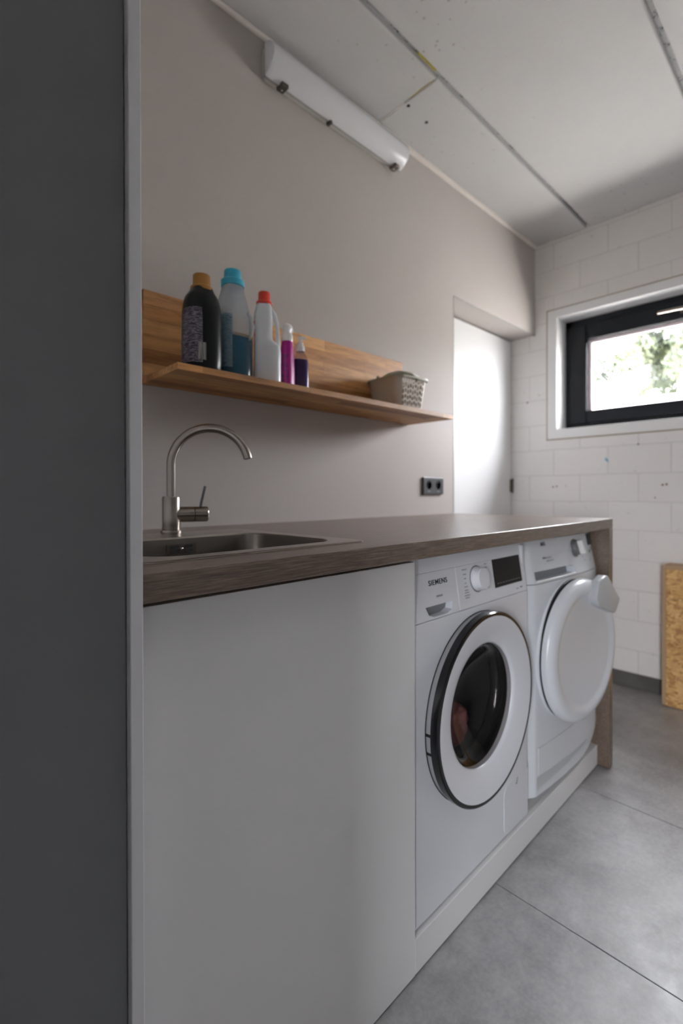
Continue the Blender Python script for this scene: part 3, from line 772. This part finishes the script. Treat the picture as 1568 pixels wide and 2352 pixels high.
bm = prism(bmesh.new(), [(-.236, .7165), (-.236, .7475), (.030, .7475), (.052, .7395), (.060, .7165)], 'y', -.06, .030)
cut(cp_, bm)
gr_ = obj('drawer_grip', B(-.24, .064, .026, .032, .712, .751), 'recess_shade_grey', cp_)
obj('grip_lip', T([(-.232, ond(-.232, .714)[1] + .001, .7155), (-.08, ond(-.08, .714)[1] + .0005, .7155), (.055, ond(.055, .714)[1] + .001, .7155)], .0035, 10), 'soft_white', cp_)
text('brand_lettering', 'AEG', .0175, 'print_black', cp_, ond(1.626 - UD, .832, .0006), RTd, .0003, 1., fit=.034)
def dbar(x, z, w, h, mat='print_grey'):
    return obj('printed_mark', B(-w / 2, w / 2, -.0008, .0006, -h / 2, h / 2), mat, cp_, ond(x, z), (-AD, 0, 0))
dbar(1.648 - UD, .786, .060, .0042); dbar(1.66 - UD, .776, .055, .0038); dbar(1.62 - UD, .7865, .02, .005, 'print_dim')
kd = obj('knob', L([(0, .004), (.033, .004), (.033, -.003), (.028, -.006), (.0255, -.016), (0, -.016)], 40, axis='y'), 'knob_dark', cp_, ond(1.868 - UD, .802), (-AD, 0, 0), True, 35)
obj('knob_grip', box(bmesh.new(), -.007, .009, -.034, -.014, -.026, .026, .004, 2), 'soft_white', kd, rot=(0, R(-12), 0))
obj('chrome_ring', L([(.0335, -.001), (.0365, -.001), (.0365, .004), (.0335, .004)], 40, axis='y'), 'chrome', kd)
obj('display', box(bmesh.new(), -.024, .020, -.0025, .004, -.022, .022, .0008, 1), 'screen_black', cp_, ond(2.034 - UD, .822), (-AD, 0, R(3)))
for x, z, w_, h_ in ((2.015, .778, .013, .012), (2.040, .785, .010, .014), (2.005, .745, .006, .007), (1.93, .765, .008, .006), (1.945, .75, .02, .003)):
    dbar(x - UD, z, w_, h_, 'print_dim' if z > .77 else 'print_grey')
# lower flap
def strip(name, x0, x1, zb_, zt_, offp, mat, parent=dy, n=26):
    bm = bmesh.new(); rows = []
    for k in range(n + 1):
        x = x0 + (x1 - x0) * k / n; t = k / n
        z0, z1 = zb_(t), zt_(t)
        rows.append([bm.verts.new((x, yd(x) + .004, z0)), bm.verts.new((x, yd(x) - offp, z0)), bm.verts.new((x, yd(x) - offp, z1)), bm.verts.new((x, yd(x) + .004, z1))])
    for A, C in zip(rows, rows[1:]):
        for i in range(3): bm.faces.new((A[i], A[i + 1], C[i + 1], C[i]))
    bm.faces.new(rows[0]); bm.faces.new(rows[-1][::-1])
    return obj(name, bm, mat, parent)
fl_ = strip('filter_flap', -.226, .205, lambda t: .088 - .004 * t, lambda t: .1775, .0012, 'dryer_white')
strip('flap_seam', -.227, .206, lambda t: .0865 - .004 * t, lambda t: .1792, .0004, 'dryer_grey', fl_)
strip('slope_shade', -.238, .165, lambda t: .046 + .020 * t, lambda t: .0865 - .010 * t, .0004, 'dryer_grey', fl_)  # flat grey band paints the shade of the flap's lower slope
# round door, ajar, hinged on its near side
HXD = -.240
rd = .2440
dd = obj('door', L([(0, -.0225), (.178, -.0225), (.190, -.0240), (.200, -.0290), (.212, -.0300), (.226, -.0275), (.237, -.020), (.2425, -.011), (rd, -.004), (rd, .004), (.235, .008), (0, .008)], 96, axis='y', o=(-HXD, 0, 0)), 'dryer_white', dy, (HXD, -.0225, .4605), (0, 0, R(-4.4)), True, 40)
hp = [(.030, .190), (.052, .236), (.098, .252), (.118, .248), (.214, .160), (.218, .148), (.180, .110), (.168, .108), (.048, .150), (.032, .170)]
obj('handle', prism(bmesh.new(), hp, 'y', -.050, -.020, .005, 3), 'dryer_grey', dd, (-HXD - .005, 0, 0), smooth=True, autos=35)
obj('door_collar', L([(.2425, .004), (.2425, -.0105), (.222, -.0105), (.222, .004)], 72, axis='y', o=(.001, 0, .4605)), 'dryer_white', dy, smooth=True, autos=40)
obj('gap_shade_ring', L([(.2385, -.0105), (.2385, -.0185), (.222, -.0185), (.222, -.0105)], 72, axis='y', o=(.001, 0, .4605)), 'gloss_black', dy)  # black ring stands in for the shade in the door gap
for a in (178, 205):
    obj('hinge_notch', B(-.006, .006, -.009, .001, -.008, .008), 'gloss_black', dy, (.004 + .2385 * math.cos(R(a)), -.016, .4605 + .2385 * math.sin(R(a))))

# ------------------------------------------------------------------ sink
sk = thing('inset_sink', 'square brushed steel inset sink let into the worktop', 'sink', base((SKX0 + SKX1) / 2, (SKY0 + SKY1) / 2, ZT), BY)
hx, hy = (SKX1 - SKX0) / 2, (SKY1 - SKY0) / 2
bx0, bx1, by0, by1 = .320 - (SKX0 + SKX1) / 2, .7205 - (SKX0 + SKX1) / 2, .742 - (SKY0 + SKY1) / 2, 1.054 - (SKY0 + SKY1) / 2
# rim plate as ring between outer and basin outline (same point count)
def ringmesh(levels):
    bm = bmesh.new(); rings = [[bm.verts.new((x, y, z)) for x, y in pts] for pts, z in levels]
    for A, C in zip(rings, rings[1:]):
        n = len(A)
        for i in range(n): bm.faces.new((A[i], A[(i + 1) % n], C[(i + 1) % n], C[i]))
    return bm, rings
bm, rg = ringmesh([(rrect(-hx, hx, -hy, hy, .018), .0002), (rrect(-hx, hx, -hy, hy, .018), .0016), (rrect(-hx + .002, hx - .002, -hy + .002, hy - .002, .016), .0026),
                   (rrect(-hx + .010, hx - .010, -hy + .010, hy - .010, .013), .0026), (rrect(bx0 - .003, bx1 + .003, by0 - .003, by1 + .003, .058), .0022), (rrect(bx0, bx1, by0, by1, .055), -.001)])
obj('rim', bm, 'sink_steel', sk, smooth=True, autos=40)
lv = [(rrect(bx0, bx1, by0, by1, .055), -.001), (rrect(bx0 + .004, bx1 - .004, by0 + .004, by1 - .004, .055), -.10), (rrect(bx0 + .010, bx1 - .010, by0 + .010, by1 - .010, .055), -.135),
      (rrect(bx0 + .03, bx1 - .03, by0 + .03, by1 - .03, .05), -.150), (rrect(bx0 + .15, bx1 - .15, by0 + .13, by1 - .13, .02), -.154)]
bm, rg = ringmesh(lv); bm.faces.new(rg[-1])
obj('basin', bm, 'basin_shade_steel', sk, smooth=True, autos=50)
ov = obj('overflow_plate', box(bmesh.new(), -.036, .036, -.0006, .0006, -.012, .012, .0003, 1), 'basin_shade_steel', sk, (.5225 - (SKX0 + SKX1) / 2, by1 - .003, -.024))
for sx in (-.0165, .0165):
    for zz in (-.0055, .0055):
        obj('overflow_slot', prism(bmesh.new(), rrect(-.0105, .0105, -.003, .003, .0028, 4), 'y', -.0012, -.0004), 'dark_hole', ov, (sx, 0, zz))
obj('screw', L([(0, -.003), (.0026, -.0025), (.0034, -.0006), (.0034, 0)], 16, axis='y'), 'chrome', ov, smooth=True)

# ------------------------------------------------------------------ mixer tap
fu, fc = .551, 1.1640
tp = thing('mixer_tap', 'brushed steel mixer tap with a tall arched spout', 'tap', base(fu, fc, ZT + .0026), 0)
obj('base_ring', L([(0, 0), (.0255, 0), (.0262, .004), (.0255, .009), (.0225, .010), (0, .010)], 40), 'brushed_steel', tp, smooth=True, autos=40)
bd = obj('tap_body', L([(0, .010), (.0218, .010), (.0222, .012), (.0222, .090), (.0205, .0930), (0, .0930)], 40), 'brushed_steel', tp, smooth=True, autos=40)
dr_ = R(-30.); sd = Vector((math.cos(dr_), math.sin(dr_), 0))
rr_ = .0955; zc = .1710
pts = [(0, 0, .09), (0, 0, .13)] + [tuple(sd * (rr_ * (1 - math.cos(t))) + Vector((0, 0, zc + rr_ * math.sin(t)))) for t in [R(168) * k / 32 for k in range(33)]]
obj('spout', T(pts, .0114, 20), 'brushed_steel', tp, smooth=True, autos=50)
e_ = Vector(pts[-1]); tdir = (Vector(pts[-1]) - Vector(pts[-2])).normalized()
obj('aerator', T([e_ - tdir * .001, e_ + tdir * .0015], .0085, 16), 'dark_hole', tp)
hdir = R(-18.); hv = Vector((math.cos(hdir), math.sin(hdir), 0))
hz = .0475
obj('cartridge_housing', T([hv * .012 + Vector((0, 0, hz)), hv * .0545 + Vector((0, 0, hz))], .0195, 28), 'brushed_steel', tp, smooth=True, autos=50)
lv_ = obj('lever_cap', T([hv * .0560 + Vector((0, 0, hz)), hv * .086 + Vector((0, 0, hz)), hv * .089 + Vector((0, 0, hz)), hv * .0905 + Vector((0, 0, hz))], [.0195, .0195, .018, .015], 28), 'brushed_steel', tp, smooth=True, autos=50)
obj('cap_gap', T([hv * .0540 + Vector((0, 0, hz)), hv * .0565 + Vector((0, 0, hz))], .0178, 24), 'dark_hole', tp)
obj('lever', T([hv * .0715 + Vector((0, 0, hz + .017)), hv * .0735 + Vector((0, 0, hz + .03)), hv * .083 + Vector((0, 0, hz + .0715))], [.0036, .0036, .0036], 14), 'knob_dark', lv_)

# ------------------------------------------------------------------ shelf, glued from staves
SX0, SX1, SD, ST, SZ = .5416, 1.763, .236, .0172, 1.4197
sh = thing('wall_shelf', 'long acacia wood shelf with an upstanding back board on the cream wall', 'shelf', (SX0, W, SZ))
def staves(parent, rows, x0, x1, place, seed):
    rn = random.Random(seed)
    for r_ in range(rows):
        x = x0 - rn.uniform(0, .3); first = True
        while x < x1 - .001:
            l = rn.uniform(.24, .62); a, b_ = max(x, x0), min(x + l, x1)
            if x1 - b_ < .05: b_ = x1
            if b_ - a > .03 or b_ == x1: place(r_, a, b_)
            else:
                x += 0; place(r_, a, b_)
            x = b_ if b_ == x1 else x + l
            if b_ == x1: break
bdw = SD / 6
def pl_shelf(r_, a, b_):
    lx_, y0 = b_ - a, -.0001 - (r_ + 1) * bdw
    obj('stave', box(bmesh.new(), .0001, lx_ - .0001, .0001, bdw - .0001, 0, ST, .0004, 1), 'acacia', sh, (a - SX0, y0, -ST))
staves(sh, 6, SX0, SX1, pl_shelf, 21)
BKT = 1.6700; bw = (BKT - SZ - .0002) / 6
def pl_back(r_, a, b_):
    obj('stave', box(bmesh.new(), .0001, b_ - a - .0001, 0, .0178, .0001, bw - .0001, .0004, 1), 'acacia', sh, (a - SX0, -.0180, .0002 + r_ * bw))
staves(sh, 6, SX0, 1.690, pl_back, 9)

# ------------------------------------------------------------------ bottles on the shelf
def bottle_root(name, label, x, y, rz=0.): return thing(name, label, 'bottle', (x, y, SZ + .0005), rz, 'cleaning products on the shelf')
# black detergent bottle
t = bottle_root('detergent_bottle', 'black detergent bottle with a gold screw cap on the shelf', .645, 1.236, R(0)); t.scale = (1, 1, .95)
ks = smooth_secs([(0, .040, .036), (.006, .048, .043), (.05, .0515, .046), (.13, .0505, .045), (.185, .0500, .042), (.215, .0440, .037), (.235, .032, .030), (.243, .029, .028)], 42)
bd = obj('bottle_body', loft(ks, 48), 'bottle_black', t, smooth=True, autos=50)
lb = [s for s in ks if .018 < s[0] < .185]
obj('printed_label', loft(lb, 20, a0=R(158), a1=R(252), grow=.0005), 'label_dark', t, smooth=True)
lb2 = [s for s in ks if .028 < s[0] < .085]
obj('barcode_label', loft(lb2, 12, a0=R(236), a1=R(262), grow=.0009), 'barcode', t, smooth=True)
def cap(parent, z, r0, r1, h0, h1, mat, ribs=40, name='screw_cap'):
    bm = L([(r0 * .9, z), (r0, z + .001), (r0, z + h0 - .002), (r0 - .002, z + h0), (r1 + .001, z + h0)], 48)
    n = ribs; rings = []
    for zz, k in ((z + h0 - .0002, 1.0), (z + h1 - .0025, .97), (z + h1, .92)):
        rings.append([bm.verts.new(((r1 * k + (.0007 if i % 2 else 0)) * math.cos(math.pi * i / n), (r1 * k + (.0007 if i % 2 else 0)) * math.sin(math.pi * i / n), zz)) for i in range(2 * n)])
    for A, C in zip(rings, rings[1:]):
        for i in range(2 * n): bm.faces.new((A[i], A[(i + 1) % (2 * n)], C[(i + 1) % (2 * n)], C[i]))
    bm.faces.new(rings[-1])
    return obj(name, bm, mat, parent, smooth=True, autos=40)
cap(t, .236, .0305, .0235, .013, .0475, 'gold_cap')
# clear bottle half full of blue liquid
t = bottle_root('softener_bottle', 'tall cloudy bottle half full of dark blue liquid with a light blue cap', .772, 1.286); t.scale = (1, 1, 1.02)
ks = smooth_secs([(0, .048, .040), (.006, .055, .047), (.06, .0575, .049), (.13, .0565, .048), (.19, .052, .044), (.24, .042, .037), (.272, .033, .031), (.290, .029, .029)], 49)
LV = .138
obj('bottle_body', loft([s for s in ks if s[0] > LV - .006], 52, cap=False), 'cloudy_plastic', t, smooth=True, autos=50)
liq = [s for s in ks if s[0] < LV]
obj('liquid', loft(liq, 52, grow=.0002), 'blue_liquid', t, smooth=True, autos=40)
lb = [(s[0], s[1], s[2], s[3], s[4]) for s in ks if .03 < s[0] < .195]
obj('printed_label', loft(lb, 20, a0=R(165), a1=R(246), grow=.0006), 'label_blue', t, smooth=True)
obj('side_handle', T([(.026, -.041, .205), (.033, -.047, .19), (.036, -.050, .165), (.034, -.048, .14), (.028, -.043, .125)], [.004, .006, .007, .006, .004], 12), 'cloudy_plastic', t, smooth=True)
cap(t, .283, .0345, .0255, .020, .0485, 'blue_cap', 24)
# white bottle with grip and red cap
t = bottle_root('white_bottle', 'white plastic bottle with moulded side grip and red cap', .872, 1.250, R(-38))
ks = smooth_secs([(0, .036, .026), (.005, .041, .031), (.06, .0415, .032), (.118, .0405, .031), (.130, .036, .029, -.004), (.142, .0295, .027, -.0115), (.19, .0285, .027, -.0125), (.225, .0275, .026, -.012), (.246, .024, .023, -.010), (.254, .0205, .0205, -.009)], 54)
obj('bottle_body', loft(ks, 44, e=3.2), 'bottle_white', t, smooth=True, autos=50)
obj('grip', T([(.028, 0, .116), (.0335, 0, .128), (.0330, 0, .16), (.0300, 0, .195), (.0220, 0, .222), (.008, 0, .236)], [.010, .0075, .0062, .0062, .0072, .011], 14), 'bottle_white', t, smooth=True)
lb = [s for s in ks if .10 < s[0] < .215]
obj('printed_label', loft([s for s in ks if .145 < s[0] < .20], 8, e=3.2, a0=R(196), a1=R(222), grow=.0005), 'orange_print', t, smooth=True)
c = cap(t, .251, .0245, .0175, .0105, .0395, 'red_cap', 30); c.location.x = -.009
# magenta spray bottle
t = bottle_root('spray_bottle', 'magenta spray bottle with a white trigger head', .958, 1.262, R(25))
ks = smooth_secs([(0, .021, .019), (.004, .0255, .022), (.05, .0265, .0225), (.10, .0245, .021), (.135, .021, .019), (.155, .0165, .0165), (.166, .0145, .0145)], 36)
obj('bottle_body', loft(ks, 40), 'magenta_plastic', t, smooth=True, autos=50)
obj('printed_label', loft([s for s in ks if .01 < s[0] < .12], 12, a0=R(150), a1=R(222), grow=.0004), 'label_pink', t, smooth=True)
hdm = L([(.0175, .160), (.018, .162), (.018, .178), (.0165, .186), (.0, .186)], 32)
obj('collar', hdm, 'soft_white', t, smooth=True, autos=40)
sp_ = obj('spray_head', loft(smooth_secs([(.184, .013, .012, .0), (.194, .017, .0135, .002), (.206, .0205, .0145, .004), (.215, .0165, .0115, .004), (.219, .007, .006, .002)], 20), 28), 'soft_white', t, smooth=True, autos=50)
obj('nozzle', T([(.018, 0, .203), (.030, 0, .204)], [.0085, .0075], 14), 'soft_white', sp_, smooth=True, autos=40)
obj('trigger', T([(.016, 0, .196), (.022, 0, .185), (.021, 0, .170), (.024, 0, .163)], [.0045, .004, .0035, .003], 10), 'soft_white', sp_, smooth=True)
# purple hand-soap pump
t = bottle_root('soap_dispenser', 'dark purple liquid soap bottle with a white pump', 1.012, 1.262, R(-12))
ks = smooth_secs([(0, .021, .017), (.004, .0255, .0205), (.06, .026, .021), (.105, .0255, .0205), (.122, .021, .018), (.134, .0135, .0135), (.140, .012, .012)], 36)
obj('bottle_body', loft(ks, 40, e=3.4), 'soap_bottle_glass', t, smooth=True, autos=50)
liq = [(max(s[0], .0015), s[1] - .0014, s[2] - .0014, 0, 0) for s in ks if s[0] < .112]
obj('liquid', loft(liq, 40, e=3.4), 'purple_liquid', t, smooth=True, autos=40)
pm = obj('pump', L([(.0, .139), (.0145, .139), (.0150, .142), (.0145, .156), (.0105, .158), (.0105, .168), (.005, .169), (.005, .178), (.0085, .179), (.009, .187), (0, .188)], 28), 'soft_white', t, smooth=True, autos=40)
obj('pump_spout', T([(0, 0, .184), (.012, -.004, .185), (.020, -.007, .182)], [.0055, .0045, .0035], 12), 'soft_white', pm, smooth=True)

# ------------------------------------------------------------------ perforated basket
bk = thing('plastic_basket', 'small beige perforated plastic basket with folded handles on the shelf end', 'basket', (1.535, 1.282, SZ + .0005), R(-4))
BW, BD, BH = .085, .088, .128
def brr(k): return rrect(-BW * k, BW * k, -BD * k, BD * k, .030 * k, 6)
k0, k1 = .86, 1.04
def wallp(side, s, h):
    k = k0 + (k1 - k0) * h / BH
    return k
bm = bmesh.new()
outer = [[bm.verts.new((x, y, h)) for x, y in brr(k0 + (k1 - k0) * h / BH)] for h in (0, .01, .12, BH)]
inner = [[bm.verts.new((x * .975, y * .975, h)) for x, y in brr(k0 + (k1 - k0) * h / BH)] for h in (BH, .12, .01, .003)]
rings = outer + inner
for A, C in zip(rings, rings[1:]):
    n = len(A)
    for i in range(n): bm.faces.new((A[i], A[(i + 1) % n], C[(i + 1) % n], C[i]))
bm.faces.new(rings[0][::-1]); bm.faces.new(rings[-1])
tub = obj('tub', bm, 'basket_plastic', bk, smooth=True, autos=35)
cb_ = bmesh.new()
for r_ in range(5):
    for c_ in range(9):
        x = -.058 + c_ * .0145; h = .016 + r_ * .0215 + (.005 if c_ % 2 else 0)
        kk = k0 + (k1 - k0) * h / BH
        box(cb_, x * kk - .0042, x * kk + .0042, -BD * kk - .02, -BD * kk + .02, h, h + .0145)
        box(cb_, x * kk - .0042, x * kk + .0042, BD * kk - .02, BD * kk + .02, h, h + .0145)
cut(tub, cb_)
for p in tub.data.polygons: p.use_smooth = False
rim = rrect(-BW * 1.04 - .008, BW * 1.04 + .008, -BD * 1.04 - .008, BD * 1.04 + .008, .036, 6); rin = brr(1.03)
bm, rg = ringmesh([(rin, BH - .003), (rim, BH - .003), (rim, BH - .008), (rrect(-BW * 1.04 - .006, BW * 1.04 + .006, -BD * 1.04 - .006, BD * 1.04 + .006, .034, 6), BH - .008), (rrect(-BW * 1.04 - .006, BW * 1.04 + .006, -BD * 1.04 - .006, BD * 1.04 + .006, .034, 6), BH + .001), (rin, BH + .001), (rin, BH - .003)])
obj('rim', bm, 'basket_rim', bk, smooth=True, autos=35)
for s in (-1, 1):
    pts = [(-.088, s * .012, BH + .001), (-.082, s * .030, BH + .009), (-.055, s * .060, BH + .015), (0, s * .074, BH + .017), (.055, s * .060, BH + .013), (.082, s * .030, BH + .008), (.088, s * .012, BH + .001)]
    obj('handle', T(pts, [.005, .0055, .006, .0065, .006, .0055, .005], 10), 'basket_rim', bk, smooth=True)

# ------------------------------------------------------------------ strip light on the wall
fx = thing('strip_light', 'white moisture-proof strip light fixed high on the cream wall', 'light', (1.305, W, 2.50))
FL = .352
obj('tray', box(bmesh.new(), -FL, FL, -.030, -.0005, .006, .112, .008, 2), 'fixture_base', fx)
prof = [(-.026, .003), (-.036, .000), (-.058, .010), (-.078, .030), (-.086, .050), (-.086, .068), (-.078, .088), (-.058, .108), (-.036, .118), (-.026, .115)]
bm = bmesh.new(); rings = []
for x, k in ((-FL - .004, .90), (-FL - .003, .955), (-FL + .012, 1.), (FL - .012, 1.), (FL + .003, .955), (FL + .004, .90)):
    rings.append([bm.verts.new((x, -.026 + (y + .026) * k, .059 + (z - .059) * (k if k > .93 else .95))) for y, z in prof])
for A, C in zip(rings, rings[1:]):
    for i in range(len(prof) - 1): bm.faces.new((A[i], A[i + 1], C[i + 1], C[i]))
bm.faces.new(rings[0]); bm.faces.new(rings[-1][::-1])
obj('diffuser', bm, 'diffuser_plastic', fx, smooth=True, autos=38)
obj('gasket', box(bmesh.new(), -FL - .004, FL + .004, -.031, -.023, -.0005, .1185, .002, 1), 'bead_grey', fx)
for x in (-.285, -.06, .315):
    s = 1 if x != -.06 else .5
    c = obj('clip', box(bmesh.new(), -.014 * s, .014 * s, -.052 if s == 1 else -.040, -.016, -.008, .006, .002, 1), 'clip_metal', fx, (x, 0, 0))
    if s == 1: obj('screw', L([(0, -.0095), (.003, -.009), (.0035, -.0075)], 12), 'chrome', c, (0, -.030, 0), smooth=True)

# ------------------------------------------------------------------ double socket
so = thing('double_socket', 'dark grey double wall socket above the worktop', 'socket', (1.9345, W, 1.1240))
fr = obj('socket_frame', box(bmesh.new(), -.081, .081, -.0115, -.0003, -.041, .041, .003, 2), 'socket_grey', so)
for sx in (-.0375, .0375): cut(fr, L([(0, -.03), (.0205, -.03), (.0205, .003), (0, .003)], 32, axis='y', o=(sx, 0, .004)))
for sx in (-.0375, .0375):
    w_ = obj('socket_well', L([(.0205, -.0112), (.0198, -.001), (0, -.001)], 32, axis='y', o=(sx, 0, .004)), 'gloss_black', so, smooth=True, autos=40)
    obj('earth_pin', T([(sx, -.001, .0165), (sx, -.0095, .0165)], .0024, 10), 'chrome', w_)
    for k in (-.0085, .0085): obj('contact_hole', L([(0, -.0013), (.0026, -.0013), (.0026, -.0008)], 10, axis='y', o=(sx + k, 0, .001)), 'dark_hole', w_)
    obj('printed_mark', B(sx - .011, sx + .011, -.0117, -.0113, -.028, -.025), 'print_grey', so)
obj('side_tab', B(.060, .066, -.008, -.001, -.0425, -.0405), 'socket_grey', so)

# ------------------------------------------------------------------ OSB box below the window
ob = thing('osb_box', 'tall box of oriented strand board standing against the block wall', 'box', (2.895, .20, 0))
y1 = .6685 - .20; y0 = -.62; D = XE - 2.895 - .013
obj('side_panel', B(0, D, y1 - .018, y1, .004, .700, r=.0015, seg=1), ['osb_edge'], ob)
obj('side_panel', B(0, D, y0, y0 + .018, .004, .700, r=.0015, seg=1), ['osb_edge'], ob)
obj('top_panel', B(0, D, y0, y1, .7003, .7185, r=.0015, seg=1), 'osb_edge', ob)
obj('front_panel', B(.0008, .018, y0 + .0182, y1 - .0182, .004, .700, r=.001, seg=1), 'osb', ob)
obj('bottom_panel', B(.0182, D, y0 + .0182, y1 - .0182, .01, .028), 'osb', ob)
obj('foot', B(.01, .04, y1 - .03, y1 - .003, 0, .004), 'dark_gap', ob)
obj('foot', B(.01, .04, y0 + .003, y0 + .03, 0, .004), 'dark_gap', ob)
